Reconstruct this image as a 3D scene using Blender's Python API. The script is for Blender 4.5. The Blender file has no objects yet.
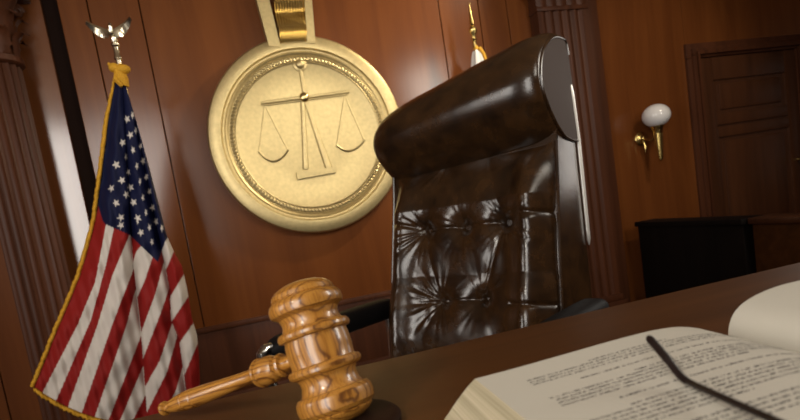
import bpy, bmesh, math, random
from math import sin, cos, pi, radians, sqrt, exp, atan2
from mathutils import Vector, Matrix, noise

random.seed(7)
C = bpy.context.scene.collection
sc = bpy.context.scene

# ------------------------------------------------------------------ camera (room axes: X along the back wall, Y into the room)
EYE = 1.06
FPX = 533.0
YAW, PITCH, ROLL = radians(15), radians(6.1), radians(9.1)
fwd = Vector((sin(YAW) * cos(PITCH), cos(YAW) * cos(PITCH), -sin(PITCH)))
r0 = Vector((cos(YAW), -sin(YAW), 0))
u0 = r0.cross(fwd)
cam_r = r0 * cos(ROLL) - u0 * sin(ROLL)
cam_u = u0 * cos(ROLL) + r0 * sin(ROLL)
CAM = Vector((0, 0, EYE))


def at(x, y, Y):
    """photo pixel -> point of the room on the plane at depth Y"""
    r = fwd + cam_r * ((x - 400) / FPX) - cam_u * ((y - 267) / FPX)
    return CAM + r * (Y / r.y)


cam_data = bpy.data.cameras.new('camera')
cam_data.sensor_width = 36
cam_data.lens = FPX / 800 * 36
cam_data.shift_y = 57 / 800
cam_data.clip_start = 0.01
cam_data.dof.use_dof = True
cam_data.dof.focus_distance = 0.75
cam_data.dof.aperture_fstop = 9.0
cam = bpy.data.objects.new('camera', cam_data)
C.objects.link(cam)
M = Matrix((cam_r, cam_u, -fwd)).transposed().to_4x4()
M.translation = CAM
cam.matrix_world = M
sc.camera = cam

# ------------------------------------------------------------------ materials


def mat_new(name):
    m = bpy.data.materials.new(name)
    m.use_nodes = True
    nt = m.node_tree
    b = nt.nodes['Principled BSDF']
    return m, nt, b


def plain(name, col, rough=.5, metal=0., coat=0., bump=0., bscale=200., spec=.5, var=0.):
    m, nt, b = mat_new(name)
    b.inputs['Base Color'].default_value = (*col, 1)
    b.inputs['Roughness'].default_value = rough
    b.inputs['Metallic'].default_value = metal
    b.inputs['Coat Weight'].default_value = coat
    b.inputs['Specular IOR Level'].default_value = spec
    tc = nt.nodes.new('ShaderNodeTexCoord')
    n = nt.nodes.new('ShaderNodeTexNoise')
    n.inputs['Scale'].default_value = bscale
    n.inputs['Detail'].default_value = 3
    nt.links.new(tc.outputs['Object'], n.inputs['Vector'])
    if bump:
        bp = nt.nodes.new('ShaderNodeBump')
        bp.inputs['Strength'].default_value = bump
        bp.inputs['Distance'].default_value = .002
        nt.links.new(n.outputs['Fac'], bp.inputs['Height'])
        nt.links.new(bp.outputs['Normal'], b.inputs['Normal'])
    if var:
        rp = nt.nodes.new('ShaderNodeValToRGB')
        rp.color_ramp.elements[0].position = .3
        rp.color_ramp.elements[1].position = .7
        rp.color_ramp.elements[0].color = (*[c * (1 - var) for c in col], 1)
        rp.color_ramp.elements[1].color = (*[min(1, c * (1 + var)) for c in col], 1)
        nt.links.new(n.outputs['Fac'], rp.inputs['Fac'])
        nt.links.new(rp.outputs['Color'], b.inputs['Base Color'])
    return m


def wood(name, dark, light, scale=(6, 6, .6), rough=.4, coat=.2, detail=6, contrast=(.3, .7), rings=0., bump=.05, coat_rough=.15, spec=.5):
    """wood grain drawn out along the object's axis whose scale is smallest"""
    m, nt, b = mat_new(name)
    tc = nt.nodes.new('ShaderNodeTexCoord')
    mp = nt.nodes.new('ShaderNodeMapping')
    mp.inputs['Scale'].default_value = scale
    nt.links.new(tc.outputs['Object'], mp.inputs['Vector'])
    n1 = nt.nodes.new('ShaderNodeTexNoise')
    n1.inputs['Scale'].default_value = 1.0
    n1.inputs['Detail'].default_value = detail
    n1.inputs['Roughness'].default_value = .62
    n1.inputs['Distortion'].default_value = .6
    nt.links.new(mp.outputs['Vector'], n1.inputs['Vector'])
    fac = n1.outputs['Fac']
    if rings:
        w = nt.nodes.new('ShaderNodeTexWave')
        w.wave_type = 'RINGS'
        w.rings_direction = 'Z'
        w.inputs['Scale'].default_value = rings
        w.inputs['Distortion'].default_value = 7.0
        w.inputs['Detail'].default_value = 3
        w.inputs['Detail Scale'].default_value = 1.6
        nt.links.new(mp.outputs['Vector'], w.inputs['Vector'])
        mx = nt.nodes.new('ShaderNodeMix')
        mx.inputs[0].default_value = .5
        nt.links.new(n1.outputs['Fac'], mx.inputs[2])
        nt.links.new(w.outputs['Fac'], mx.inputs[3])
        fac = mx.outputs[0]
    rp = nt.nodes.new('ShaderNodeValToRGB')
    rp.color_ramp.elements[0].position = contrast[0]
    rp.color_ramp.elements[1].position = contrast[1]
    rp.color_ramp.elements[0].color = (*dark, 1)
    rp.color_ramp.elements[1].color = (*light, 1)
    nt.links.new(fac, rp.inputs['Fac'])
    nt.links.new(rp.outputs['Color'], b.inputs['Base Color'])
    b.inputs['Roughness'].default_value = rough
    b.inputs['Coat Weight'].default_value = coat
    b.inputs['Coat Roughness'].default_value = coat_rough
    b.inputs['Specular IOR Level'].default_value = spec
    if bump:
        bp = nt.nodes.new('ShaderNodeBump')
        bp.inputs['Strength'].default_value = bump
        bp.inputs['Distance'].default_value = .001
        nt.links.new(fac, bp.inputs['Height'])
        nt.links.new(bp.outputs['Normal'], b.inputs['Normal'])
    return m


WALLWOOD = wood('mahogany_panel', (.125, .037, .010), (.19, .060, .015), (7, 7, .5), .2, .0, bump=.012, spec=.5)
DARKWOOD = wood('dark_mahogany', (.055, .018, .008), (.105, .034, .014), (14, 14, .8), .45, .0, spec=.25)
POLISHED = wood('polished_mahogany', (.125, .040, .012), (.19, .062, .018), (7, 7, .5), .18, 1.0, bump=.0, spec=.6, coat_rough=.14)
DOORWOOD = wood('door_mahogany', (.055, .020, .009), (.095, .034, .014), (10, 10, .7), .35, .0, spec=.4)
BLACKWOOD = wood('black_stained_wood', (.004, .0025, .002), (.008, .005, .004), (10, 10, .8), .6, .0, spec=.15)
DESKWOOD = wood('desk_walnut', (.056, .021, .006), (.098, .036, .010), (1.2, 16, 16), .48, .0, bump=.04, spec=.12)


def oak(name, lines, stretch):
    """straight-sawn oak: fine dark growth lines running along local Z, swirling where the turning cuts across them"""
    m, nt, b = mat_new(name)
    L = nt.links.new
    tc = nt.nodes.new('ShaderNodeTexCoord')
    mp = nt.nodes.new('ShaderNodeMapping')
    mp.inputs['Scale'].default_value = (1, 1, stretch)
    mp.inputs['Rotation'].default_value = (.10, .14, .6)
    L(tc.outputs['Object'], mp.inputs['Vector'])
    w = nt.nodes.new('ShaderNodeTexWave')
    w.wave_type = 'BANDS'
    w.bands_direction = 'X'
    w.inputs['Scale'].default_value = lines
    w.inputs['Distortion'].default_value = 2.2
    w.inputs['Detail'].default_value = 2.5
    w.inputs['Detail Scale'].default_value = 1.1
    w.inputs['Detail Roughness'].default_value = .6
    L(mp.outputs['Vector'], w.inputs['Vector'])
    r1 = nt.nodes.new('ShaderNodeValToRGB')
    e = r1.color_ramp.elements
    e[0].position, e[0].color = .0, (.13, .046, .007, 1)
    e[1].position, e[1].color = .38, (.40, .180, .030, 1)
    k = e.new(.11)
    k.color = (.345, .148, .023, 1)
    L(w.outputs['Fac'], r1.inputs['Fac'])
    n = nt.nodes.new('ShaderNodeTexNoise')
    mp2 = nt.nodes.new('ShaderNodeMapping')
    mp2.inputs['Scale'].default_value = (620, 620, 26)
    L(tc.outputs['Object'], mp2.inputs['Vector'])
    L(mp2.outputs['Vector'], n.inputs['Vector'])
    n.inputs['Scale'].default_value = 1
    r2 = nt.nodes.new('ShaderNodeValToRGB')
    r2.color_ramp.elements[0].position, r2.color_ramp.elements[1].position = .34, .52
    r2.color_ramp.elements[0].color, r2.color_ramp.elements[1].color = (.70, .62, .54, 1), (1, 1, 1, 1)
    L(n.outputs['Fac'], r2.inputs['Fac'])
    mx = nt.nodes.new('ShaderNodeMix')
    mx.data_type = 'RGBA'
    mx.blend_type = 'MULTIPLY'
    mx.inputs[0].default_value = 1
    L(r1.outputs['Color'], mx.inputs[6])
    L(r2.outputs['Color'], mx.inputs[7])
    L(mx.outputs[2], b.inputs['Base Color'])
    b.inputs['Roughness'].default_value = .36
    b.inputs['Coat Weight'].default_value = .5
    b.inputs['Coat Roughness'].default_value = .10
    return m


OAK = oak('gavel_oak', 78, .2)
OAKH = oak('gavel_handle_oak', 80, .10)
BLOCKWOOD = wood('sound_block_walnut', (.012, .005, .003), (.025, .010, .005), (40, 40, 40), .6, .0, spec=.1)
NICKEL = plain('polished_nickel', (.88, .85, .80), .42, .9)
SHADOWGAP = plain('shadow_gap', (.012, .005, .003), .8, spec=.1)
GOLD = plain('brushed_gold', (.70, .50, .17), .36, 1.0, bump=.12, bscale=60)
GOLDDULL = plain('satin_gold', (.60, .475, .235), .42, .85, bump=.2, bscale=45, var=.08)
GOLDPOL = plain('polished_gold', (.78, .61, .29), .24, 1.0)
SILVER = plain('pale_silver_gilt', (.85, .78, .60), .22, 1.0)
BRASS = plain('brass', (.75, .55, .20), .25, 1.0)
CHROME = plain('chrome', (.62, .61, .58), .2, 1.0)
GLOBE = plain('opal_glass', (.88, .86, .86), .12, 0, coat=.5)
FRINGE = plain('gold_fringe', (.62, .31, .012), .75, bump=1.0, bscale=400, var=.35)
PAPER = plain('paper', (.55, .52, .45), .75, bump=.05, bscale=300, spec=.2)
INK = plain('ink', (.045, .042, .045), .7, spec=.2)
COVER = plain('book_cloth', (.03, .02, .018), .6)
BLACKPLASTIC = plain('black_acetate', (.012, .006, .005), .45, spec=.3)
CAPLEATHER = plain('matte_brown_leather', (.036, .020, .014), .6, bump=.3, bscale=300, spec=.25, var=.15)
BLACKLEATHER = plain('black_leather', (.007, .006, .006), .55, bump=.35, bscale=400, spec=.15)
PLASTER = plain('plaster', (.35, .25, .16), .8)
CARPET = plain('carpet', (.05, .025, .018), .95, bump=.6, bscale=300)
WHITECLOTH = plain('white_cloth', (.75, .72, .68), .8)

# leather: mottled dark brown, glossy
LEATHER, nt, b = mat_new('brown_leather')
tc = nt.nodes.new('ShaderNodeTexCoord')
n1 = nt.nodes.new('ShaderNodeTexNoise')
n1.inputs['Scale'].default_value = 14
n1.inputs['Detail'].default_value = 6
n1.inputs['Roughness'].default_value = .65
nt.links.new(tc.outputs['Object'], n1.inputs['Vector'])
rp = nt.nodes.new('ShaderNodeValToRGB')
rp.color_ramp.elements[0].position = .36
rp.color_ramp.elements[1].position = .68
rp.color_ramp.elements[0].color = (.013, .0062, .0028, 1)
rp.color_ramp.elements[1].color = (.042, .0185, .0062, 1)
nt.links.new(n1.outputs['Fac'], rp.inputs['Fac'])
nt.links.new(rp.outputs['Color'], b.inputs['Base Color'])
b.inputs['Roughness'].default_value = .22
b.inputs['Specular IOR Level'].default_value = .55
v = nt.nodes.new('ShaderNodeTexVoronoi')
v.inputs['Scale'].default_value = 260
nt.links.new(tc.outputs['Object'], v.inputs['Vector'])
bp = nt.nodes.new('ShaderNodeBump')
bp.inputs['Strength'].default_value = .06
bp.inputs['Distance'].default_value = .002
nt.links.new(v.outputs['Distance'], bp.inputs['Height'])
n2 = nt.nodes.new('ShaderNodeTexNoise')
n2.inputs['Scale'].default_value = 30
n2.inputs['Detail'].default_value = 2
nt.links.new(tc.outputs['Object'], n2.inputs['Vector'])
bp2 = nt.nodes.new('ShaderNodeBump')
bp2.inputs['Strength'].default_value = .05
bp2.inputs['Distance'].default_value = .006
nt.links.new(n2.outputs['Fac'], bp2.inputs['Height'])
nt.links.new(bp.outputs['Normal'], bp2.inputs['Normal'])
nt.links.new(bp2.outputs['Normal'], b.inputs['Normal'])

# flag cloth: woven pattern carried by the cloth's own colour attribute
FLAGCLOTH, nt, b = mat_new('flag_cloth')
ca = nt.nodes.new('ShaderNodeVertexColor')
ca.layer_name = 'pattern'
nt.links.new(ca.outputs['Color'], b.inputs['Base Color'])
b.inputs['Roughness'].default_value = .6
b.inputs['Specular IOR Level'].default_value = .12

# page edges: fine leaf lines
PAGEEDGE, nt, b = mat_new('page_edges')
tc = nt.nodes.new('ShaderNodeTexCoord')
mp = nt.nodes.new('ShaderNodeMapping')
mp.inputs['Scale'].default_value = (4, 4, 900)
n1 = nt.nodes.new('ShaderNodeTexNoise')
n1.inputs['Scale'].default_value = 1
n1.inputs['Detail'].default_value = 2
rp = nt.nodes.new('ShaderNodeValToRGB')
rp.color_ramp.elements[0].position = .3
rp.color_ramp.elements[1].position = .7
rp.color_ramp.elements[0].color = (.36, .31, .20, 1)
rp.color_ramp.elements[1].color = (.58, .51, .36, 1)
nt.links.new(tc.outputs['Object'], mp.inputs['Vector'])
nt.links.new(mp.outputs['Vector'], n1.inputs['Vector'])
nt.links.new(n1.outputs['Fac'], rp.inputs['Fac'])
nt.links.new(rp.outputs['Color'], b.inputs['Base Color'])
b.inputs['Roughness'].default_value = .8

# ------------------------------------------------------------------ building helpers
ORIGIN = {}


def empty(name, loc, label=None, cat=None, group=None):
    o = bpy.data.objects.new(name, None)
    C.objects.link(o)
    o.location = loc
    o.empty_display_size = .1
    ORIGIN[o] = Vector(loc)
    tag(o, label, cat, group)
    return o


def tag(o, label=None, cat=None, group=None, kind=None):
    if label: o['label'] = label
    if cat: o['category'], o['kind'] = cat, 'thing'
    if group: o['group'] = group
    if kind: o['kind'] = kind
    return o


class MB:
    """collects shapes, given in room coordinates, into one mesh"""

    def __init__(self):
        self.v = []
        self.f = []
        self.mi = []

    def add(self, verts, faces, mi=0):
        k = len(self.v)
        self.v += [Vector(p) for p in verts]
        self.f += [tuple(i + k for i in f) for f in faces]
        self.mi += [mi] * len(faces)
        return self

    def box(self, lo, hi, bev=0., mi=0, fr=None):
        bm = bmesh.new()
        bmesh.ops.create_cube(bm, size=1)
        lo, hi = Vector(lo), Vector(hi)
        for q in bm.verts:
            q.co = Vector([(lo[i] + hi[i]) / 2 + q.co[i] * (hi[i] - lo[i]) for i in range(3)])
        if bev:
            bmesh.ops.bevel(bm, geom=list(bm.edges), offset=bev, segments=2, profile=.6, affect='EDGES')
        self.addbm(bm, fr, mi)
        return self

    def addbm(self, bm, fr=None, mi=0):
        bm.verts.index_update()
        vs = [q.co.copy() for q in bm.verts]
        if fr: vs = [fr(p) for p in vs]
        self.add(vs, [[q.index for q in f.verts] for f in bm.faces], mi)
        bm.free()

    def lathe(self, prof, n=48, axis=None, flute=None, cap=True, mi=0):
        """prof: list of (radius, height); axis: 4x4 matrix placing local Z"""
        A = axis or Matrix.Identity(4)
        vs = []
        for r, h in prof:
            for i in range(n):
                t = 2 * pi * i / n
                rr = r * (flute(t, h) if flute else 1)
                vs.append(A @ Vector((rr * cos(t), rr * sin(t), h)))
        fs = []
        for k in range(len(prof) - 1):
            for i in range(n):
                j = (i + 1) % n
                fs.append((k * n + i, k * n + j, (k + 1) * n + j, (k + 1) * n + i))
        if cap:
            fs.append(tuple(reversed(range(n))))
            fs.append(tuple((len(prof) - 1) * n + i for i in range(n)))
        return self.add(vs, fs, mi)

    def tube(self, pts, r, n=10, cap=True, mi=0, flat=1., upv=None):
        pts = [Vector(p) for p in pts]
        rad = r if isinstance(r, (list, tuple)) else [r] * len(pts)
        vs, fs = [], []
        prev = None
        for k, p in enumerate(pts):
            t = (pts[min(k + 1, len(pts) - 1)] - pts[max(k - 1, 0)]).normalized()
            ref = upv or prev or (Vector((0, 0, 1)) if abs(t.z) < .9 else Vector((1, 0, 0)))
            a = t.cross(ref).normalized()
            b2 = a.cross(t).normalized()
            prev = b2
            for i in range(n):
                q = 2 * pi * i / n
                vs.append(p + a * (cos(q) * rad[k]) + b2 * (sin(q) * rad[k] * flat))
        for k in range(len(pts) - 1):
            for i in range(n):
                j = (i + 1) % n
                fs.append((k * n + i, k * n + j, (k + 1) * n + j, (k + 1) * n + i))
        if cap:
            fs.append(tuple(reversed(range(n))))
            fs.append(tuple((len(pts) - 1) * n + i for i in range(n)))
        return self.add(vs, fs, mi)

    def grid(self, rows, mi=0, closed=False):
        nr, nc = len(rows), len(rows[0])
        vs = [p for r in rows for p in r]
        fs = []
        for i in range(nr - 1):
            for j in range(nc if closed else nc - 1):
                j2 = (j + 1) % nc
                fs.append((i * nc + j, i * nc + j2, (i + 1) * nc + j2, (i + 1) * nc + j))
        return self.add(vs, fs, mi)

    def sphere(self, c, r, sx=1, sy=1, sz=1, n=24, mi=0):
        bm = bmesh.new()
        bmesh.ops.create_uvsphere(bm, u_segments=n, v_segments=n // 2, radius=r)
        c = Vector(c)
        self.addbm(bm, lambda p: c + Vector((p.x * sx, p.y * sy, p.z * sz)), mi)
        return self

    def prism(self, poly, y0, y1, mi=0, bev=0.):
        """polygon of (x, z) pushed through from depth y0 (near) to y1"""
        n = len(poly)
        vs = [(x, y0, z) for x, z in poly] + [(x, y1, z) for x, z in poly]
        fs = [tuple(range(n)), tuple(reversed(range(n, 2 * n)))]
        fs += [(i, i + n, (i + 1) % n + n, (i + 1) % n) for i in range(n)]
        return self.add(vs, fs, mi)

    def build(self, name, mat, parent=None, smooth=True, origin=None, auto=35, mats=None, matrix=None, fix=True):
        me = bpy.data.meshes.new(name)
        if parent is not None:
            o0 = ORIGIN[parent]
        elif origin is not None:
            o0 = Vector(origin)
        else:
            xs = [[p[i] for p in self.v] for i in range(3)]
            o0 = Vector(((min(xs[0]) + max(xs[0])) / 2, (min(xs[1]) + max(xs[1])) / 2, min(xs[2])))
        if matrix is None:
            me.from_pydata([p - o0 for p in self.v], [], self.f)
        else:                       # verts already local to the matrix
            me.from_pydata(self.v, [], self.f)
        for mm in (mats or [mat]): me.materials.append(mm)
        me.polygons.foreach_set('material_index', self.mi)
        if fix:
            bm = bmesh.new()
            bm.from_mesh(me)
            bmesh.ops.recalc_face_normals(bm, faces=bm.faces)
            bm.to_mesh(me)
            bm.free()
        if smooth:
            me.shade_smooth()
            if auto: me.set_sharp_from_angle(angle=radians(auto))
        o = bpy.data.objects.new(name, me)
        C.objects.link(o)
        if matrix is not None:
            L = matrix.copy()
            if parent is not None: L.translation = matrix.translation - o0
            o.matrix_local = L
        if parent is not None:
            o.parent = parent
            if matrix is not None: o.matrix_local = L
        elif matrix is None:
            o.location = o0
        ORIGIN[o] = matrix.translation.copy() if matrix is not None else o0
        return o


def struct(o):
    o['kind'] = 'structure'
    return o


def rot_to(z, loc, x=None):
    z = Vector(z).normalized()
    x = Vector(x) if x is not None else (Vector((1, 0, 0)) if abs(z.x) < .9 else Vector((0, 1, 0)))
    y = z.cross(x).normalized()
    x = y.cross(z)
    m = Matrix((x, y, z)).transposed().to_4x4()
    m.translation = Vector(loc)
    return m


def interp(xs, ys, x):
    if x <= xs[0]: return ys[0]
    for i in range(len(xs) - 1):
        if x <= xs[i + 1]:
            t = (x - xs[i]) / (xs[i + 1] - xs[i])
            return ys[i] + t * (ys[i + 1] - ys[i])
    return ys[-1]


# ------------------------------------------------------------------ the room
WY = 3.4
XL, XR, YF, ZC = -3.6, 5.2, -2.2, 3.1
struct(MB().box((XL, YF, -.1), (XR, WY, 0)).build('floor', CARPET, smooth=False))
struct(MB().box((XL, YF, ZC), (XR, WY, ZC + .1)).build('ceiling', PLASTER, smooth=False))
struct(MB().box((XL - .1, YF, 0), (XL, WY, ZC)).build('wall_left', WALLWOOD, smooth=False))
struct(MB().box((XR, YF, 0), (XR + .1, WY, ZC)).build('wall_right', WALLWOOD, smooth=False))
struct(MB().box((XL, YF - .1, 0), (XR, YF, ZC)).build('wall_front', PLASTER, smooth=False))
# back wall: a core coloured near-black as shade in the gaps with tall veneer boards on it, hairline joints between them
mb = MB()
mb.box((XL, WY + .03, 0), (XR, WY + .12, ZC), mi=1)
joints = [XL, -2.2, -1.45, -.852, -.772, -.625, -.360, 1.452, 1.735, 1.945, 2.62, 3.36]
segs = [(joints[0], joints[1]), (joints[1], joints[2]), (joints[2], -1.02), (-.774, -.625), (-.625, -.360), (-.360, 1.452),
        (1.452, 1.735), (1.735, 1.945), (1.945, 2.62), (2.62, 3.40)]
for a, b_ in segs:
    mb.box((a + .003, WY, 0), (b_ - .003, WY + .05, ZC), bev=.003)
mb.box((3.40, WY, 1.93), (4.66, WY + .05, ZC), bev=.003)
mb.box((4.62, WY, 0), (XR, WY + .05, ZC), bev=.003)
struct(mb.build('wall_back', WALLWOOD, mats=[WALLWOOD, SHADOWGAP], smooth=False))
mb = MB()
mb.add([(-1.018, WY - .020, 0), (-.853, WY - .0015, 0), (-.853, WY + .03, 0), (-1.018, WY + .03, 0), (-1.018, WY - .020, ZC), (-.853, WY - .0015, ZC), (-.853, WY + .03, ZC), (-1.018, WY + .03, ZC)],
       [(0, 1, 5, 4), (1, 2, 6, 5), (2, 3, 7, 6), (3, 0, 4, 7), (0, 3, 2, 1), (4, 5, 6, 7)])
struct(mb.build('trim_2', POLISHED, smooth=False))  # strip splayed and polished so its face throws a sheen at the viewer
# ledge of the wainscot below the medallion
mb = MB()
mb.box((-.76, WY - .035, .515), (2.10, WY - .001, .545), bev=.006)
mb.box((-.76, WY - .02, .12), (2.10, WY - .001, .515), bev=.002)
struct(mb.build('trim_1', DARKWOOD))
struct(MB().box((-.76, WY - .04, 0), (2.10, WY - .001, .12), bev=.006).build('baseboard_back', DARKWOOD))

# door in the back wall
dx0, dx1, dz = 3.50, 4.46, 1.83
d = empty('door_1', (4.0, WY, 0))
struct(d)
mb = MB()
mb.box((dx0, WY + .0, 0), (dx1, WY + .028, dz))
for (a, b_) in ((dx0, dx0 + .12), (dx1 - .12, dx1)): mb.box((a, WY - .018, 0), (b_, WY + .01, dz), bev=.004)
for (a, b_) in ((0, .2), (1.22, 1.30), (1.315, 1.40), (1.66, dz)): mb.box((dx0 + .12, WY - .018, a), (dx1 - .12, WY + .01, b_), bev=.004)
struct(mb.build('door_leaf', DOORWOOD, d))
for (a, b_) in ((.20, 1.22), (1.40, 1.66)):
    struct(MB().box((dx0 + .17, WY - .014, a + .03), (dx1 - .17, WY + .01, b_ - .03), bev=.012).build('panel', DOORWOOD, d))
mb = MB()
for k, (w, t) in enumerate(((.115, .025), (.075, .045), (.03, .06))):
    mb.box((dx0 - w - .005, WY - t, 0), (dx0 - .005 - (0.02 * k), WY, dz + .004 + .02 * k), bev=.006)
    mb.box((dx1 + .005 + .02 * k, WY - t, 0), (dx1 + .005 + w, WY, dz + .004 + .02 * k), bev=.006)
    mb.box((dx0 - w - .005, WY - t, dz + .005 + .02 * k), (dx1 + w + .005, WY, dz + w), bev=.006)
struct(mb.build('casing', DARKWOOD, d))
mb = MB()
mb.lathe([(.012, 0), (.012, .03), (.028, .045), (.03, .06), (.02, .072), (.004, .075)], 20, rot_to((0, -1, 0), (dx1 - .06, WY - .018, .95)))
struct(mb.build('door_knob', BRASS, d))

# fluted round column, left
cx, cy, cr = -1.083, 3.2, .132
col = empty('fluted_column', (cx, cy, 0), 'dark fluted wooden column with carved leafy capital behind the large flag', 'column')
def flutes(n, depth):
    return lambda t, h: 1 - depth * abs(sin(n * t / 2)) ** .7
mb = MB()
mb.lathe([(cr * 1.02, .24), (cr, .30), (cr * .99, 1.2), (cr * .96, 2.08), (cr * .9, 2.10)], 240, Matrix.Translation((cx, cy, 0)), flutes(20, .10))
mb.build('shaft', DARKWOOD, col)
mb = MB()
mb.box((cx - .19, cy - .19, 0), (cx + .19, cy + .19, .08), bev=.006)
mb.lathe([(.185, .08), (.19, .105), (.18, .13), (.15, .14), (.145, .165), (.16, .175), (.165, .195), (.155, .215), (.138, .225), (.138, .245)], 48, Matrix.Translation((cx, cy, 0)))
mb.build('base', DARKWOOD, col)
mb = MB()
mb.lathe([(.130, 2.08), (.145, 2.09), (.145, 2.115), (.125, 2.125), (.122, 2.2), (.14, 2.36), (.18, 2.44), (.18, 2.46)], 48, Matrix.Translation((cx, cy, 0)))
for tier, (z0, h, n, r) in enumerate(((2.12, .15, 8, .128), (2.19, .17, 8, .13))):
    for i in range(n):
        t = 2 * pi * (i + .5 * tier) / n
        rad = Vector((cos(t), sin(t), 0))
        tan = Vector((-sin(t), cos(t), 0))
        rows = []
        for k in range(9):
            q = k / 8
            w = .05 * (sin(pi * min(q * .9 + .12, 1)) ** .6) * (1 + .18 * sin(q * 20))
            out = r + .006 + .02 * q + .055 * max(0, q - .6) ** 1.3 * 3
            z = z0 + h * (q if q < .85 else .85 - (q - .85) * .9)
            rows.append([Vector((cx, cy, z)) + rad * (out - .012 * abs(s)) + tan * (w * s) for s in (-1, -.5, 0, .5, 1)])
        mb.grid(rows)
for i in range(4):
    t = pi / 4 + i * pi / 2
    p = Vector((cx + .185 * cos(t), cy + .185 * sin(t), 2.405))
    sp = [p + Vector((cos(t), sin(t), 0)) * (.034 * (1 - k / 22) * cos(k * .6)) + Vector((0, 0, .034 * (1 - k / 22) * sin(k * .6))) for k in range(20)]
    mb.tube(sp, .011, 8)
mb.box((cx - .19, cy - .19, 2.46), (cx + .19, cy + .19, 2.50), bev=.008)
mb.build('capital', DARKWOOD, col)
MB().box((cx - .21, cy - .19, 2.50), (cx + .21, cy + .198, ZC - .01), bev=.004).build('entablature_block', DARKWOOD, col)

# fluted pilaster, right of the chair
px0, px1, py0 = 2.11, 2.50, 3.30
pil = empty('fluted_pilaster', ((px0 + px1) / 2, WY, 0), 'reddish fluted wall pilaster rising behind the leather chair', 'pilaster')
mb = MB()
prof = []
nf = 5
w = px1 - px0
prof.append((px0, WY - .001))
N = 120
for i in range(N + 1):
    x = px0 + w * i / N
    q = (x - px0 - .035) / (w - .07) * nf
    dpt = 0
    if 0 < q < nf:
        fr = q - math.floor(q)
        if .12 < fr < .88: dpt = .014 * sin(pi * (fr - .12) / .76)
    prof.append((x, py0 + dpt))
prof.append((px1, WY - .001))
mb.grid([[Vector((x, y, .20)) for x, y in prof], [Vector((x, y, 2.22)) for x, y in prof]])
n = len(prof)
mb.build('shaft', DARKWOOD, pil)
MB().box((px1, WY - .04, 0), (px1 + .13, WY - .001, 2.55), bev=.004).build('side_board', DARKWOOD, pil)
mb = MB().box((px0 - .03, py0 - .04, 0), (px1 + .03, WY - .001, .16), bev=.008)
mb.box((px0 - .015, py0 - .02, .16), (px1 + .015, WY - .001, .205), bev=.012)
mb.build('base', DARKWOOD, pil)
mb = MB().box((px0 - .008, py0 - .010, 2.22), (px1 + .008, WY - .001, 2.25), bev=.008)
mb.box((px0, py0 + .005, 2.25), (px1, WY - .001, 2.5))
for tier in range(2):
    nlf = 5
    for i in range(nlf + tier):
        xc = px0 + w * (i + .5 - .5 * tier) / nlf
        rows = []
        for k in range(9):
            q = k / 8
            ww = .05 * (sin(pi * min(q * .9 + .12, 1)) ** .6) * (1 + .18 * sin(q * 20))
            out = .006 + .010 * q + .08 * max(0, q - .6) ** 1.3
            z = 2.25 + .07 * tier + .16 * (q if q < .85 else .85 - (q - .85) * .9)
            rows.append([Vector((xc + ww * s, py0 - out + .01 * abs(s), z)) for s in (-1, -.5, 0, .5, 1)])
        mb.grid(rows)
mb.box((px0 - .05, py0 - .07, 2.5), (px1 + .05, WY - .001, 2.55), bev=.01)
mb.box((px0 - .02, py0 - .02, 2.55), (px1 + .02, WY - .001, ZC - .01), bev=.004)
mb.build('capital', DARKWOOD, pil)

# low partitions on the right, running from the back wall towards the viewer
pt = empty('low_partition', (2.76, 2.85, 0), 'low black stained partition between the fluted pilaster and the panelled door', 'partition')
mb = MB().box((2.70, 2.42, 0), (2.80, 3.28, .665), bev=.004)
mb.build('panel', BLACKWOOD, pt)
MB().box((2.67, 2.40, .665), (2.84, 3.28, .70), bev=.008).build('cap_rail', BLACKWOOD, pt)
pt = empty('low_partition', (2.80, 1.9, 0), 'low brown wooden partition at the right edge in front of the black one', 'partition')
MB().box((2.73, 1.30, 0), (2.83, 2.385, .665), bev=.004).build('panel', DESKWOOD, pt)
MB().box((2.70, 1.29, .665), (2.86, 2.39, .70), bev=.008).build('cap_rail', DOORWOOD, pt)

# ------------------------------------------------------------------ medallion
MY = 3.33
mc = Vector((.4645, MY, 1.592))
MR = .598
med = empty('medallion', (mc.x, WY, mc.z - MR), 'large round gold medallion with embossed scales of justice hung on the wall', 'medallion')
ax = rot_to((0, -1, 0), (mc.x, WY - .0005, mc.z))
mb = MB()
mb.lathe([(MR * .97, 0), (MR, .02), (MR, .055), (MR * .985, .068), (MR * .93, .078), (MR * .87, .075), (MR * .855, .062), (MR * .84, .060), (MR * .825, .066), (MR * .81, .062), (MR * .80, .054),
          (MR * .74, .054), (MR * .728, .050), (MR * .4, .048), (.001, .048)], 160, ax)
mb.build('disc', GOLDDULL, med)
mb = MB()
nb = 132
for i in range(nb):
    t = 2 * pi * i / nb
    c = ax @ Vector((MR * .766 * cos(t), MR * .766 * sin(t), .056))
    rad = Vector((cos(t), 0, sin(t)))
    tan = Vector((-sin(t), 0, cos(t)))
    dv = (rad + tan * .9).normalized()
    mb.tube([c - dv * .018, c - dv * .010, c, c + dv * .010, c + dv * .018], [.003, .0085, .0115, .0085, .003], 8)
for rr in (.733, .798):
    mb.tube([ax @ Vector((MR * rr * cos(2 * pi * i / 120), MR * rr * sin(2 * pi * i / 120), .056)) for i in range(121)], .005, 6)
mb.build('rope_border', GOLDDULL, med)
FY = WY - .05                                         # face of the medallion


def fa(x, y): return at(x, y, FY - .01)


def bar(mb, p0, p1, r0_, r1_=None, flat=.7, bury=.004):
    r1_ = r0_ if r1_ is None else r1_
    p0, p1 = fa(*p0), fa(*p1)
    p0.y = p1.y = FY - bury
    k = 6
    mb.tube([p0.lerp(p1, i / k) for i in range(k + 1)], [r0_ + (r1_ - r0_) * i / k for i in range(k + 1)], 8, flat=flat, upv=Vector((0, -1, 0)))


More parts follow.
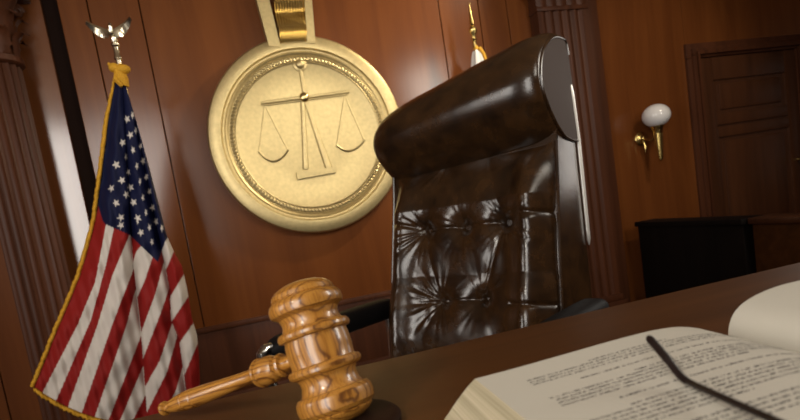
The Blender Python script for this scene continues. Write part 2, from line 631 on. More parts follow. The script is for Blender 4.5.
mb = MB()
bar(mb, (300, 66), (305, 97), .010, .012)
bar(mb, (302.5, 97), (306, 169), .012, .017, bury=.006)
mb.build('pillar', GOLDDULL, med)
mb = MB(); bar(mb, (304, 97), (329, 168), .008, .022, flat=.5, bury=.003)
bar(mb, (301, 70), (306, 92), .004, .006)
mb.build('sword', GOLDDULL, med)
mb = MB(); bar(mb, (261, 102.8), (349, 91.6), .009, .009, bury=.012)
bar(mb, (262, 105.5), (348, 94.3), .004, .004, bury=.010)
mb.build('beam', GOLDDULL, med)
p = fa(304.2, 97.2); p.y = FY - .012
MB().sphere(p, .030, 1, .6, 1).build('pivot_boss', GOLDPOL, med)
p = fa(300, 64); p.y = FY - .006
mb = MB().sphere(p, .030, 1, .7, 1)
mb.lathe([(.042, -.004), (.042, .006), (.036, .010)], 24, rot_to((0, -1, 0), (p.x, FY, p.z)))
mb.build('top_ball', GOLDDULL, med)
q = [fa(*c) for c in ((296, 172.5), (334, 167), (336, 172.5), (297.5, 179.5))]
MB().prism([(c.x, c.z) for c in q], FY - .024, FY + .002).build('pedestal', GOLDDULL, med)
for apex, l, r_, bot in (((265, 105), (259, 151), (288, 150), (274, 161)), ((345, 95), (337, 145), (364.5, 140), (351, 150.5))):
    mb = MB()
    L, R_, B_ = fa(*l), fa(*r_), fa(*bot)
    k = 14
    low = []
    top = []
    for i in range(k + 1):
        f = i / k
        pm = L.lerp(R_, f)
        dn = (B_ - L.lerp(R_, .5)) * (1 - (2 * f - 1) ** 2)
        top.append(pm)
        low.append(pm + dn)
    poly = [(c.x, c.z) for c in top] + [(c.x, c.z) for c in reversed(low[1:-1])]
    mb.prism(poly, FY - .012, FY + .002)
    for c in low: c.y = FY - .008
    mb.tube(low, .0065, 7)
    pn = mb.build('scale_pan', GOLDDULL, med)
    mb = MB()
    bar(mb, apex, l, .0042, .0042, bury=.002)
    bar(mb, apex, r_, .0042, .0042, bury=.002)
    mb.build('pan_chain', GOLDDULL, pn)
# hanging loop above: ridged barrel between two flat straps
tp0, tp1 = at(281, 42, MY), at(306, 38, MY)
up0, up1 = at(275, -6, MY), at(308.5, -8, MY)
mb = MB()
rows = []
K = 44
for j in range(21):
    f = j / 20
    z = 2.12 + f * .36
    xl = .375 + (.375 - .375) * f + .02 * f - .0 * f
    xl = .372 + .062 * f
    xl = .378 + .012 * f
    xr = .536 + .045 * f
    dpt = .052 + .045 * abs(sin(pi * (f * 1.55 + .12))) ** 1.2
    row = []
    for i in range(K + 1):
        s = i / K
        ridge = .004 * sin(s * pi * 2 * 11)
        row.append(Vector((xl + (xr - xl) * s, WY - dpt - ridge, z)))
    rows.append(row)
mb.grid(rows)
mb.grid([[Vector((r[0].x, WY - .002, r[0].z)), r[0]] for r in rows])
mb.grid([[r[-1], Vector((r[-1].x, WY - .002, r[-1].z))] for r in rows])
mb.build('hanging_loop', GOLDPOL, med)
for quad in (((.278, 2.50), (.352, 2.50), (.378, 2.12), (.310, 2.13)), ((.582, 2.50), (.622, 2.50), (.588, 2.13), (.538, 2.13))):
    mb = MB().prism(quad, WY - .085, WY - .0005)
    mb.build('strap', GOLDDULL, med, smooth=False)

# ------------------------------------------------------------------ stars and stripes, left
FLY = 2.6
POLE = Vector((-.405, FLY + .02, 0))
flag = empty('draped_flag', POLE, 'stars and stripes flag with gold fringe draped on an eagle topped pole', 'flag')
mb = MB()
mb.lathe([(.0125, .03), (.0125, 1.90)], 20, Matrix.Translation(POLE))
mb.build('pole', SILVER, flag)
mb = MB()
mb.lathe([(.15, 0), (.155, .015), (.14, .03), (.07, .045), (.035, .07), (.022, .12), (.02, .13)], 40, Matrix.Translation(POLE))
mb.build('base', BRASS, flag)
mb = MB()
mb.lathe([(.012, 1.89), (.016, 1.895), (.016, 1.903), (.012, 1.91), (.012, 1.945), (.017, 1.952), (.017, 1.960), (.009, 1.966), (.013, 1.976), (.014, 1.984), (.007, 1.992), (.004, 2.0)], 20, Matrix.Translation(POLE))
ferr = mb.build('finial', SILVER, flag)
ex, ey, ez = POLE.x - .005, POLE.y, 2.0
mb = MB()
mb.tube([(ex + .004, ey + .012, ez - .012), (ex + .002, ey + .004, ez - .002), (ex, ey, ez + .008), (ex, ey - .006, ez + .022), (ex + .002, ey - .010, ez + .034), (ex + .004, ey - .016, ez + .038), (ex + .008, ey - .024, ez + .035)],
        [.005, .010, .013, .011, .008, .007, .002], 12)
mb.build('eagle_body', SILVER, ferr)
for s, tipx, tipz in ((-1, -.080, .050), (1, .078, .058)):
    rows = []
    for k in range(13):
        f = k / 12
        x = ex + s * .008 + tipx * f
        z = ez + .006 + tipz * f ** .9 - .004 * sin(pi * f)
        ch = .012 + .034 * sin(pi * min(1, f * .85 + .15)) ** .8 * (1 - f * .3)
        ft = 1 + .12 * sin(f * 26)
        y = ey - .005 + .02 * sin(pi * f)
        rows.append([Vector((x, y - .005, z + ch * .35)), Vector((x, y - .009, z)), Vector((x + .006 * s, y, z - ch * .65 * ft)), Vector((x, y + .004, z)), ])
    MB().grid(rows, closed=True).build('eagle_wing', SILVER, ferr)

# cloth.  Outline and pattern are laid out in a drawing frame of 800 x 420 units carried to the plane of the pole.
LE = [(117, 72), (112.5, 95), (108, 120), (102, 170), (95, 222), (88, 248), (80, 275), (70, 300), (57, 330), (45, 360), (34, 387)]
RE = [(122, 74), (130, 100), (139, 130), (150, 170), (159, 205), (167, 236), (174, 252), (182, 266), (187, 288), (192, 318), (197, 335), (199, 355), (200, 385), (199, 404)]
CR1 = ([60, 262, 295, 330, 360, 400, 430], [121, 133, 137, 141, 143, 146, 148])
CR2 = ([60, 247, 265, 292, 320, 340, 375, 392, 430], [124, 161, 165, 170, 171, 179, 184, 186, 189])


def arc(pl, f):
    d_ = [0]
    for i in range(len(pl) - 1): d_.append(d_[-1] + math.dist(pl[i], pl[i + 1]))
    t = f * d_[-1]
    return interp(d_, [p[0] for p in pl], t), interp(d_, [p[1] for p in pl], t)


def xl(pl):                     # boundary line x(y), extended straight past its ends
    def g(y):
        if y < pl[0][1]: a, b_ = pl[0], pl[1]
        elif y > pl[-1][1]: a, b_ = pl[-2], pl[-1]
        else: return interp([q[1] for q in pl], [q[0] for q in pl], y)
        return a[0] + (y - a[1]) * (b_[0] - a[0]) / (b_[1] - a[1])
    return g


S1 = [xl(p) for p in ([(106, 225), (95, 282.5), (77.5, 325), (43.75, 390)], [(113.75, 229), (106, 265), (91, 320), (57.5, 397.5)],
                      [(129, 236), (112.5, 275), (97.5, 325), (69, 404)], [(138, 258), (132.5, 272), (112.5, 324), (82.5, 411)],
                      [(144, 270), (134, 295), (127, 324), (95, 416)], [(148, 322), (139, 341), (109, 419)], [(151, 350), (142, 369), (122, 416)], [(155, 375), (145, 396), (137, 412)])]
S2 = [xl(p) for p in ([(141, 246), (136, 252), (128, 280)], [(153, 256), (145, 280), (137.5, 297)], [(163, 266), (155, 295), (147.5, 315), (140, 335)],
                      [(168, 292), (160, 315), (147.5, 347), (142.5, 360)], [(174, 318), (170, 330), (160, 360), (145, 387)], [(176, 340), (167, 372), (147, 412)],
                      [(184, 362), (176, 390), (165, 415)])]
S3 = [xl(p) for p in ([(176, 246), (165, 272)], [(181, 279), (170, 297)], [(186, 300), (172, 321)], [(194, 322), (180, 342)], [(197, 345), (184, 376)], [(205, 375), (194, 404)])]
STARS = [(116.4, 165, 1), (122, 180.4, 1), (130.6, 187.4, .9), (111.4, 188.4, .8), (126.4, 194.6, .8), (116, 203, 1), (133.4, 202.4, 1), (121, 217.6, 1), (137.6, 218, 1),
         (143, 161, .6), (146.4, 177, .6), (149.4, 191.6, .6), (152.6, 207.6, .6), (156, 221.6, .6), (133, 150, .65), (137, 166, .45), (140, 181.5, .4), (143, 197.5, .4), (146, 212.5, .4),
         (127, 119, .85), (132.6, 115, .5), (130.4, 135, .9), (136, 130.4, .5), (122.6, 142.6, .95), (140.6, 146, .5), (116, 164.4, .9), (121, 225.5, .9), (141, 232.5, .9),
         (126, 156.8, .4), (128.4, 172.3, .5), (149.5, 227.5, .55), (152, 242, .5), (162, 228, .5), (137.5, 221, .4)]
CAN = ([98, 105, 130, 142, 158, 165, 168, 176], [214, 224, 235, 247, 262, 242, 237, 236])
RED, WHITE, BLUE = (.25, .013, .011), (.62, .56, .50), (.007, .009, .036)


def instar(x, y):
    for (sx, sy, w_) in STARS:
        dx, dy = (x - sx) / w_, y - sy
        r = sqrt(dx * dx + dy * dy)
        if r > 4.4: continue
        t = atan2(dy, dx) + pi / 2 - .15
        t = (t % (2 * pi / 5)) - pi / 5
        # five-point star outline
        rin = .40
        a_ = abs(abs(t) - pi / 5)
        lim = 4.3 * (rin * sin(pi / 5)) / (sin(pi / 5 - a_) + rin * sin(a_) + 1e-9) if True else 0
        if r < lim: return True
    return False


def pattern(x, y):
    c1, c2 = interp(*CR1, y), interp(*CR2, y)
    if y < interp(*CAN, x) and not (x < interp([205, 222, 232], [98, 103, 107], y) and y > 206):
        return WHITE if instar(x, y) else BLUE
    S = S1 if x < c1 else (S2 if x < c2 else S3)
    k = sum(1 for g in S if x > g(y))
    if S is S3: k += 1
    return RED if k % 2 == 0 else WHITE


def fold(x, y, q):
    le = arc(LE, q)[0]
    c1, c2 = interp(*CR1, y), interp(*CR2, y)
    re = arc(RE, q)[0]
    amp = min(1, max(0, (y - 72) / 130)) ** .8
    if x < c1:
        f = (x - le) / max(1e-3, c1 - le)
        d_ = .075 * sin(pi * f ** 1.5) ** .8 + .012 * sin(f * 11 + y * .02)
    elif x < c2:
        f = (x - c1) / max(1e-3, c2 - c1)
        d_ = .065 * sin(pi * f) ** .7
    else:
        f = (x - c2) / max(1e-3, re - c2)
        d_ = .075 * sin(pi * min(1, f)) ** .6
    d_ += .006 * sin(x * .5 - y * .13) + .004 * sin(x * .22 + y * .21)
    # the free corner comes forward a little
    return d_ * amp * .9 + .03 * amp


NC, NR = 240, 340
rows, cols = [], []
for j in range(NR + 1):
    q = j / NR
    l, r_ = arc(LE, q), arc(RE, q)
    row = []
    for i in range(NC + 1):
        f = i / NC
        x = l[0] + (r_[0] - l[0]) * f
        y = l[1] + (r_[1] - l[1]) * f + 26 * q ** 4 * (4 * f * (1 - f))
        p = at(x, y, FLY)
        p.y = FLY - fold(x, y, q)
        # keep the drawn outline true while the fold moves in depth
        p2 = at(x, y, p.y)
        row.append(p2)
        cols.append((*pattern(x, y), 1))
    rows.append(row)
mb = MB().grid(rows)
cl = mb.build('flag_cloth', FLAGCLOTH, flag, auto=0, fix=False)
ca = cl.data.color_attributes.new('pattern', 'FLOAT_COLOR', 'POINT')
for i, c in enumerate(cols): ca.data[i].color = c
md = cl.modifiers.new('thickness', 'SOLIDIFY')
md.thickness = .002
md.offset = 1
# gold fringe along the top edge and the fly end
mb = MB()
edge = [rows[j][0] for j in range(0, NR + 1, 2)]
n_ = len(edge)
rr = []
for k, p in enumerate(edge):
    t = (edge[min(k + 1, n_ - 1)] - edge[max(k - 1, 0)]).normalized()
    s = t.cross(Vector((0, 1, 0))).normalized()
    if s.x > 0: s = -s
    wv = .004 * sin(k * 1.9) + .003 * sin(k * .77)
    wd = .017 * min(1, .45 + k / 50)
    rr.append([p + Vector((.002, -.004, 0)), p + s * wd * .5 + Vector((0, -.008 + wv, 0)), p + s * wd + Vector((0, wv * .8, 0)), p + s * wd * .5 + Vector((0, .006, 0))])
mb.grid(rr, closed=True)
edge = [rows[-1][i] for i in range(0, NC + 1, 2)]
rr = []
for k, p in enumerate(edge):
    wv = .004 * sin(k * 1.9) + .003 * sin(k * .77)
    f = k / (len(edge) - 1)
    s = Vector((-.22, 0, -1)).normalized()
    rr.append([p + Vector((0, -.004, .003)), p + s * .012 + Vector((0, -.007 + wv, 0)), p + s * (.022 + .002 * sin(k * 2.3)) + Vector((0, wv, 0)), p + s * .016 + Vector((0, .006, 0))])
mb.grid(rr, closed=True)
mb.build('fringe', FRINGE, flag, auto=0)
# gathered knot of fringe where the cloth is tied on
mb = MB()
kn = at(119.5, 75, FLY - .02)
for s in range(9):
    a = s * 2.4
    mb.tube([kn + Vector((.022 * cos(a) - .012, .022 * sin(a), .042 + .01 * sin(s * 5))), kn + Vector((.012 * cos(a) + .004, .014 * sin(a), .012)), kn + Vector((.020 * cos(a + .6), .02 * sin(a + .6), -.018)), kn + Vector((.014 * cos(a + 1) + .012, .016 * sin(a + 1), -.05))],
            [.006, .012, .012, .004], 8)
mb.sphere(kn + Vector((.018, -.006, .02)), .026, 1.2, 1, .8)
mb.sphere(kn + Vector((-.014, -.006, .03)), .022, 1, 1, .9)
mb.build('tie_knot', FRINGE, flag)

# ------------------------------------------------------------------ second flag, behind the chair
P2 = Vector((1.572, 3.2, 0))
f2 = empty('furled_flag', P2, 'furled white flag with yellow fringe and gold spear tip behind the leather chair', 'flag')
MB().lathe([(.012, .03), (.012, 2.04)], 16, Matrix.Translation(P2)).build('pole', BRASS, f2)
MB().lathe([(.14, 0), (.145, .015), (.13, .03), (.06, .045), (.03, .07), (.02, .12)], 32, Matrix.Translation(P2)).build('base', BRASS, f2)
MB().lathe([(.012, 2.03), (.018, 2.04), (.012, 2.05), (.016, 2.07), (.026, 2.085), (.028, 2.10), (.020, 2.115), (.010, 2.125), (.016, 2.135), (.013, 2.16), (.009, 2.20), (.005, 2.24), (.001, 2.27)], 20, Matrix.Translation(P2)).build('spear_finial', BRASS, f2)
rows = []
for j in range(60):
    q = j / 59
    z = 1.985 - 1.3 * q
    r = .018 + .16 * min(1, q * 1.1) ** .5
    row = []
    for i in range(48):
        t = 2 * pi * i / 48
        rr_ = r * (1 + .18 * sin(5 * t + q * 2)) * (1 if True else 0)
        row.append(Vector((P2.x + .01 + rr_ * cos(t) * .7, P2.y - .0 + rr_ * sin(t) * .5, z)))
    rows.append(row)
MB().grid(rows, closed=True).build('flag_cloth', WHITECLOTH, f2, auto=0)
mb = MB()
for s0, ph in ((.4, 0), (2.9, 1)):
    pts = []
    for j in range(0, 60, 2):
        c = rows[j][(int(s0 / (2 * pi) * 48) - 8) % 48]
        pts.append(c + (c - Vector((P2.x, P2.y, c.z))) * .06 + Vector((0, -.004, 0)))
    mb.tube(pts, [.014 if k < 4 else .012 for k in range(len(pts))], 8)
mb.sphere((P2.x + .004, P2.y, 1.985), .018, .9, .8, 1.5)
mb.build('fringe', FRINGE, f2)

# ------------------------------------------------------------------ wall sconce
so = empty('wall_sconce', (2.904, WY, 1.18), 'brass wall sconce with white opal glass globe beside the panelled door', 'wall lamp')
mb = MB()
mb.lathe([(.050, .001), (.052, .012), (.040, .022), (.022, .028), (.016, .045), (.010, .05)], 28, rot_to((0, -1, 0), (2.904, WY, 1.295)))
mb.build('wall_plate', BRASS, so)
gx, gy = 2.935, 3.25
mb = MB()
mb.tube([(2.904, WY - .04, 1.295), (2.906, WY - .07, 1.275), (2.915, WY - .10, 1.265), (2.928, WY - .13, 1.285), (gx, gy, 1.30)], .010, 10)
mb.tube([(2.904, WY - .03, 1.28), (2.902, WY - .05, 1.23), (2.902, WY - .045, 1.19)], [.010, .008, .004], 10)
mb.build('bracket_arm', BRASS, so)
mb = MB()
mb.lathe([(.006, 1.11), (.016, 1.12), (.019, 1.14), (.025, 1.22), (.031, 1.30), (.034, 1.335), (.042, 1.345), (.046, 1.36), (.04, 1.368)], 24, Matrix.Translation((gx, gy, 0)))
mb.build('torch_holder', BRASS, so)
MB().sphere((gx, gy, 1.432), .095, 1.02, 1.02, .86, n=40).build('globe_shade', GLOBE, so)

# ------------------------------------------------------------------ leather chair
PHI, REC = radians(55.96), radians(12.15)
cu = Vector((cos(PHI), -sin(PHI), 0))
cn = Vector((-sin(PHI), -cos(PHI), 0))
cv = Vector((0, 0, 1)) * cos(REC) - cn * sin(REC)
cnn = cn * cos(REC) + Vector((0, 0, 1)) * sin(REC)
co = Vector((.543, 1.451, .5))


def P(a, c, v_): return co + cu * a + cnn * c + cv * v_


def G(a, f, z): return Vector((co.x, co.y, 0)) + cu * a + cn * f + Vector((0, 0, z))


chair = empty('executive_chair', G(0, .2, 0), 'high backed dark brown tufted leather armchair behind the desk', 'chair')
BTN = [(-.14, .487), (.008, .484), (.150, .484), (-.065, .262), (.078, .268), (-.14, .04), (.008, .04), (.150, .04), (-.065, .70), (.078, .70)]
EDGE = [(.17, .505, .30, .497), (.18, .255, .30, .25), (-.17, .50, -.25, .515)]


def seg_d(a, v_, x0, y0, x1, y1):
    dx, dy = x1 - x0, y1 - y0
    t = max(0, min(1, ((a - x0) * dx + (v_ - y0) * dy) / (dx * dx + dy * dy)))
    return sqrt((a - x0 - t * dx) ** 2 + (v_ - y0 - t * dy) ** 2), t


LINES = [(0, 1, .006), (1, 2, .007), (3, 4, .006), (0, 3, .0015), (2, 4, .004), (8, 0, .001), (9, 2, .002)]


def cushion(a, v_):
    e = abs(a) / .298
    h = .050 * (1 - min(1, e) ** 7)
    h += .034 * exp(-((abs(a) - .232) / .048) ** 2) * (1 - min(1, e) ** 14)
    h += .022 * sin(pi * max(0, min(1, (v_ + .02) / .36))) - .006
    for k, (x, y) in enumerate(BTN):
        dx, dy = a - x, v_ - y
        r = sqrt(dx * dx + dy * dy)
        if r > .2: continue
        h -= .032 * exp(-(r / .022) ** 1.2) + .008 * exp(-(r / .06) ** 2)
        t = atan2(dy, dx)
        outer = (x < -.05) * max(0, -cos(t)) + (x > .1) * max(0, cos(t)) * .3 + .12
        w_ = (r / .03) * exp(1 - r / .034) if r < .16 else 0
        h += .0034 * outer * w_ * (.35 + 1.3 * abs(noise.noise(Vector((2.2 * cos(t), 2.2 * sin(t), k * 3.7))))) * (sin(15 * t + 3 * sin(2 * t + k)) + .5 * sin(26 * t + k))
    for i, j, dpt in LINES:
        d_, t = seg_d(a, v_, *BTN[i], *BTN[j])
        if d_ < .05: h -= dpt * (exp(-(d_ / .006) ** 2) + .6 * exp(-(d_ / .02) ** 2)) * (.6 + .4 * abs(2 * t - 1))
    for x0, y0, x1, y1 in EDGE:
        d_, t = seg_d(a, v_, x0, y0, x1, y1)
        if d_ < .05: h -= .005 * exp(-(d_ / .006) ** 2) + .003 * exp(-(d_ / .02) ** 2)
    h += .0022 * noise.noise(Vector((a * 16, v_ * 16, 3))) + .003 * noise.noise(Vector((a * 6, v_ * 7, 9)))
    if v_ > .55: h *= max(0, min(1, (.685 - v_) / .135)) ** .8
    return h if e < .97 else h * max(0, (1 - e) / .03) + .0


NA, NV = 200, 250
rows = []
for j in range(NV + 1):
    v_ = -.06 + .80 * j / NV
    ins = .016 * max(0, min(1, (v_ - .30) / .3))
    rows.append([P(-.3 + ins + (.6 - ins) * i / NA, cushion(-.3 + .6 * i / NA, v_), v_) for i in range(NA + 1)])
backrest = MB().grid(rows).build('backrest', LEATHER, chair, auto=0, fix=False)
for x, y in BTN:
    if y > .65 or y < .1: continue
    mb = MB()
    mb.sphere((0, 0, 0), .0100, 1, 1, .75, n=24)
    mb.v = [P(x, cushion(x, y) + .001, y) + cu * q.x + cv * q.y + cnn * q.z for q in mb.v]
    mb.build('tuft_button', LEATHER, backrest)
# shell behind the cushion: side and rear panels
def rear(v_): return -.148 - (.70 - v_) * .165 if v_ < .72 else -.145 + (v_ - .72) * .27
mb = MB()
vs = [-.10 + k * .08 for k in range(15)]
rr = []
for v_ in [-.10 + k * 1.09 / 24 for k in range(25)]:
    fr = .002 if v_ < .70 else max(-.06, .002 - (v_ - .70) * 1.2)
    rc = rear(v_)
    w_ = .298
    vl = v_ if v_ < .6 else .6 + (v_ - .6) * .70           # the left shoulder sits lower, like the head roll
    wl = w_ - .016 * max(0, min(1, (v_ - .30) / .3))
    rr.append([P(-wl, fr, vl), P(-wl - .004, (fr + rc) / 2, vl), P(-wl, rc + .01, vl), P(-wl + .012, rc, vl), P(w_ - .012, rc, v_), P(w_, rc + .01, v_), P(w_ + .004, (fr + rc) / 2, v_), P(w_, fr, v_)])
mb.grid(rr, closed=True)
mb.add(rr[0], [tuple(range(8))])
mb.add(rr[-1], [tuple(range(8))])
shell = mb.build('back_shell', LEATHER, chair, auto=40)
mb = MB()
for s in (-1, 1):
    MB().tube([P(s * .299 + (.016 * max(0, min(1, (v_ - .30) / .3)) if s < 0 else 0), .004, v_) for v_ in [-.06 + k * .05 for k in range(16)]], .005, 8).build('piping', LEATHER, shell)
for s in (-1, 1):
    mb = MB()
    pts = [P(s * .304, rear(v_) + .006, v_) for v_ in [.42 + k * .0188 for k in range(25)]]
    mb.tube(pts, [.002] + [.006] * 23 + [.003], 10)
    tr = mb.build('edge_trim', NICKEL, shell)
    tr['label'] = 'polished metal trim along the rear edge of the back'
# head roll: D shaped bolster with flat end caps
CAPF = [(-.150, .722), (-.10, .712), (-.046, .712), (0.0, .733), (.033, .757), (.060, .783), (.078, .806), (.090, .836), (.092, .862), (.086, .895), (.072, .925), (.052, .952), (.024, .978), (-.012, .998), (-.055, 1.008), (-.075, 1.005), (-.09, .97)]


def capf(s): return 1.0


def headsec(a, grow):
    k = (a + .3) / .6
    sv = .79 + .155 * k
    off = -.042 * (1 - k)
    out = []
    cx_, cz_ = -.03, .862
    for c, z in CAPF:
        dc, dz_ = c - cx_, z - cz_
        L_ = sqrt(dc * dc + dz_ * dz_)
        g = grow if c > -.085 else 0
        c2, z2 = c + g * dc / L_, z + g * dz_ / L_
        out.append((c2, .70 + (z2 - .70) * sv + off))
    return out


def spline(pl, n=4):
    out = []
    m = len(pl)
    for k in range(m - 1):
        p0, p1, p2, p3 = pl[max(k - 1, 0)], pl[k], pl[k + 1], pl[min(k + 2, m - 1)]
        for q in range(n):
            f = q / n
            out.append(tuple(.5 * (2 * p1[c] + (p2[c] - p0[c]) * f + (2 * p0[c] - 5 * p1[c] + 4 * p2[c] - p3[c]) * f * f + (3 * p1[c] - p0[c] - 3 * p2[c] + p3[c]) * f ** 3) for c in (0, 1)))
    return out + [pl[-1]]


mb = MB()
secs = []
aa = [.008 + .294 * sin(pi / 2 * (k / 30 - 1)) for k in range(61)]
for a in aa:
    e = min(1, (.294 - abs(a - .008)) / .085)
    grow = (.020 + .02 * (a + .3) / .6 * .5) * sqrt(max(0, 1 - (1 - e) ** 2)) + .006 * (1 - (a / .3) ** 2)
    grow += .0025 * noise.noise(Vector((a * 9, 2, 1)))
    secs.append([P(a, c, z) for c, z in spline(headsec(a, grow))])
mb.grid(secs, closed=True)
head = mb.build('headrest', LEATHER, chair, auto=75)
for s in (-1, 1):
    sec = spline(headsec(.008 + s * .294, -.001))
    pts = [P(.008 + s * .296, c, z) for c, z in sec]
    cen = sum(pts, Vector()) / len(pts) + cu * s * .006
    mb = MB().add(pts + [cen], [(i, (i + 1) % len(pts), len(pts)) for i in range(len(pts))])
    rim = [P(.008 + s * .2955, c, z) for c, z in sec]
    cap = mb.build('end_cap', CAPLEATHER, head, auto=60)
    MB().tube(rim, .004, 8).build('piping', LEATHER, head)
# arms
for s in (-1, 1):
    a0, a1 = (.335, .415)
    rows = []
    f0, f1 = (-.105 if s > 0 else -.14), .41
    for k in range(25):
        q = k / 24
        f = f0 + (f1 - f0) * q
        endr = min(1, sqrt(max(0, 1 - (1 - min(q, 1 - q) / .10) ** 2))) if min(q, 1 - q) < .10 else 1
        hw, hh = .040 * (.35 + .65 * endr), .036 * (.25 + .75 * endr)
        z = .722 + .006 * sin(q * pi)
        rows.append([G(s * (.375 + hw * abs(cos(t)) ** .7 * (1 if cos(t) > 0 else -1)), f, z + hh * abs(sin(t)) ** .7 * (1 if sin(t) > 0 else -1)) for t in [2 * pi * i / 20 for i in range(20)]])
    mb = MB().grid(rows, closed=True)
    mb.add(rows[0], [tuple(range(20))]); mb.add(rows[-1], [tuple(range(20))])
    arm = mb.build('armrest', BLACKLEATHER, chair, auto=60)
    mb = MB()
    mb.tube([G(s * .375, .40, .735), G(s * .375, .42, .735), G(s * .375, .435, .725), G(s * .375, .435, .68), G(s * .375, .41, .60), G(s * .36, .36, .50), G(s * .33, .30, .44)], [.012, .014, .015, .015, .014, .014, .014], 12)
    mb.build('arm_frame', CHROME, arm)
    MB().tube([G(s * .375, -.10, .69), G(s * .375, -.10, .60), G(s * .36, -.06, .48), G(s * .32, .0, .44)], .016, 10).build('rear_strut', CHROME, arm)
# seat, pedestal and star base
mb = MB()
mb.box((-.30, -.02, .43), (.30, .50, .545), bev=.04)
mb.v = [G(q.x, q.y, q.z) for q in mb.v]
mb.build('seat', LEATHER, chair)
mb = MB()
mb.lathe([(.10, .425), (.10, .40), (.04, .39), (.035, .25), (.05, .24), (.05, .12), (.06, .10), (.06, .075)], 24, Matrix.Translation(G(0, .22, 0)))
mb.build('pedestal', CHROME, chair)
for k in range(5):
    t = 2 * pi * k / 5 + .3
    e = G(0, .22, 0) + Vector((cos(t), sin(t), 0)) * .30
    mb = MB().tube([G(0, .22, .09), G(0, .22, .09).lerp(e + Vector((0, 0, .07)), .5), e + Vector((0, 0, .068))], [.03, .024, .016], 10)
    lg = mb.build('leg', CHROME, chair)
    mb = MB().lathe([(.005, -.02), (.027, -.018), (.0285, 0), (.027, .018), (.005, .02)], 20, rot_to((-sin(t), cos(t), 0), e + Vector((0, 0, .0285))))
    mb.tube([e + Vector((0, 0, .028)), e + Vector((0, 0, .07))], .008, 8)
    mb.build('caster', BLACKPLASTIC, lg)

# ------------------------------------------------------------------ desk
DZ = .90
DE = .567
desk = empty('judges_desk', (.3, .05, 0), 'wide dark brown polished wooden desk under the gavel and the open book', 'desk')
bm = bmesh.new()
mb = MB()
mb.box((-1.25, -.42, DZ - .045), (1.75, DE, DZ), bev=.006)
mb.build('desktop', DESKWOOD, desk)
MB().box((-1.22, -.39, DZ - .075), (1.72, DE - .03, DZ - .045), bev=.01).build('edge_moulding', DESKWOOD, desk)
mb = MB().box((-1.15, .28, .0), (1.65, .32, DZ - .075))
for x in (-.75, -.1, .55, 1.2): mb.box((x - .25, .32, .12), (x + .25, .335, .74), bev=.006)
mb.build('modesty_panel', DESKWOOD, desk)
for x in (-1.15, 1.15):
    MB().box((x, -.33, 0), (x + .5, .28, DZ - .075), bev=.004).build('drawer_pedestal', DESKWOOD, desk)

# ------------------------------------------------------------------ gavel and sound block
Gc = Vector((.0366, .4168, .9601))
ga = Vector((-.140, .3122, .9431)).normalized()
E_ = Vector((-.1045, .5373, .9100))
gh = (Gc - E_)
gh.normalize()
ga = (ga - gh * ga.dot(gh)).normalized()
gav = empty('gavel', (Gc.x, Gc.y, .914), 'golden oak gavel standing tilted on its round sound block', 'gavel')
S = .0755 / 98.0                                     # one drawing unit along the head
hp = [(.1, -75), (12, -74.5), (24, -72), (31.5, -67.5), (34.6, -64.2), (35.0, -63), (33.6, -61.8), (36.2, -60.8), (39, -57.5), (40, -51), (39.3, -45), (36.5, -41), (32.2, -40.2), (30.6, -37), (29, -31), (29.5, -26), (31.5, -22.5), (36, -21),
      (38, -18.5), (38.2, -15.5), (37, -13), (33.2, -11.5), (32.8, -10), (33.6, 0), (33.4, 12), (32.6, 15.5), (32.8, 17), (37, 18.2), (38, 20.5), (37.8, 23.5), (36, 26), (31.5, 27.5), (29.8, 32), (29.8, 36), (31.5, 40.5), (34.5, 42.5),
      (37.8, 44.5), (38.8, 48), (38.5, 53), (36.8, 56.5), (34.6, 58.4), (32.6, 59.4), (33.6, 60.6), (32.3, 65), (28, 69.5), (20, 73), (10, 75), (.1, 75.5)]
mh = rot_to(ga, Gc, gh)
mb = MB().lathe([(r * S, h * S) for r, h in hp], 72, cap=False)
mb.build('head', OAK, gav, auto=25, matrix=mh)
HL = (Gc - E_).length + .004
hr = [(.1, 0), (5.8, .2), (7.2, 1.0), (7.4, 2.6), (6.4, 3.6), (4.2, 4.6), (4.3, 6), (5.8, 9), (7.6, 16), (8.9, 24), (9.4, 29), (8.6, 29.8), (8.6, 30.8), (9.6, 31.8), (9.9, 36), (9.6, 40.4), (8.7, 41.4), (8.7, 42.4), (9.4, 43.4), (9.2, 52), (8.5, 66), (7.4, 82), (6.8, 96), (6.7, 104),
      (7.0, 110), (8.4, 114), (12.6, 114.6), (13.6, 116), (13.6, 117.4), (12.0, 118.4), (12.6, 120), (13.0, 124), (12.4, 129), (10.2, 133), (7.2, 135), (7.4, 135.8), (10.4, 136.6), (11.0, 138.4), (10.2, 140), (7.0, 141), (6.6, 143), (7.0, 146), (7.4, 149), (7, 152), (6.6, 175)]
sh = HL / 175.0 * 1.0
mhh = rot_to(gh, Gc - gh * HL, ga)
RS = .00092
mb = MB().lathe([(r * RS, h * sh * (138.0 / 150 if False else 1)) for r, h in hr], 48, cap=False)
mb.build('handle', OAKH, gav, auto=25, matrix=mhh)
blk_c = Vector((.047, .399, DZ))
blk = MB()
blk.lathe([(.038, 0), (.041, .002), (.041, .006), (.0385, .0082), (.036, .0086), (.033, .009), (.001, .0091)], 72, Matrix.Translation(blk_c))
tag(blk.build('sound_block', BLOCKWOOD), 'low dark round wooden sound block under the gavel head', 'sound block')

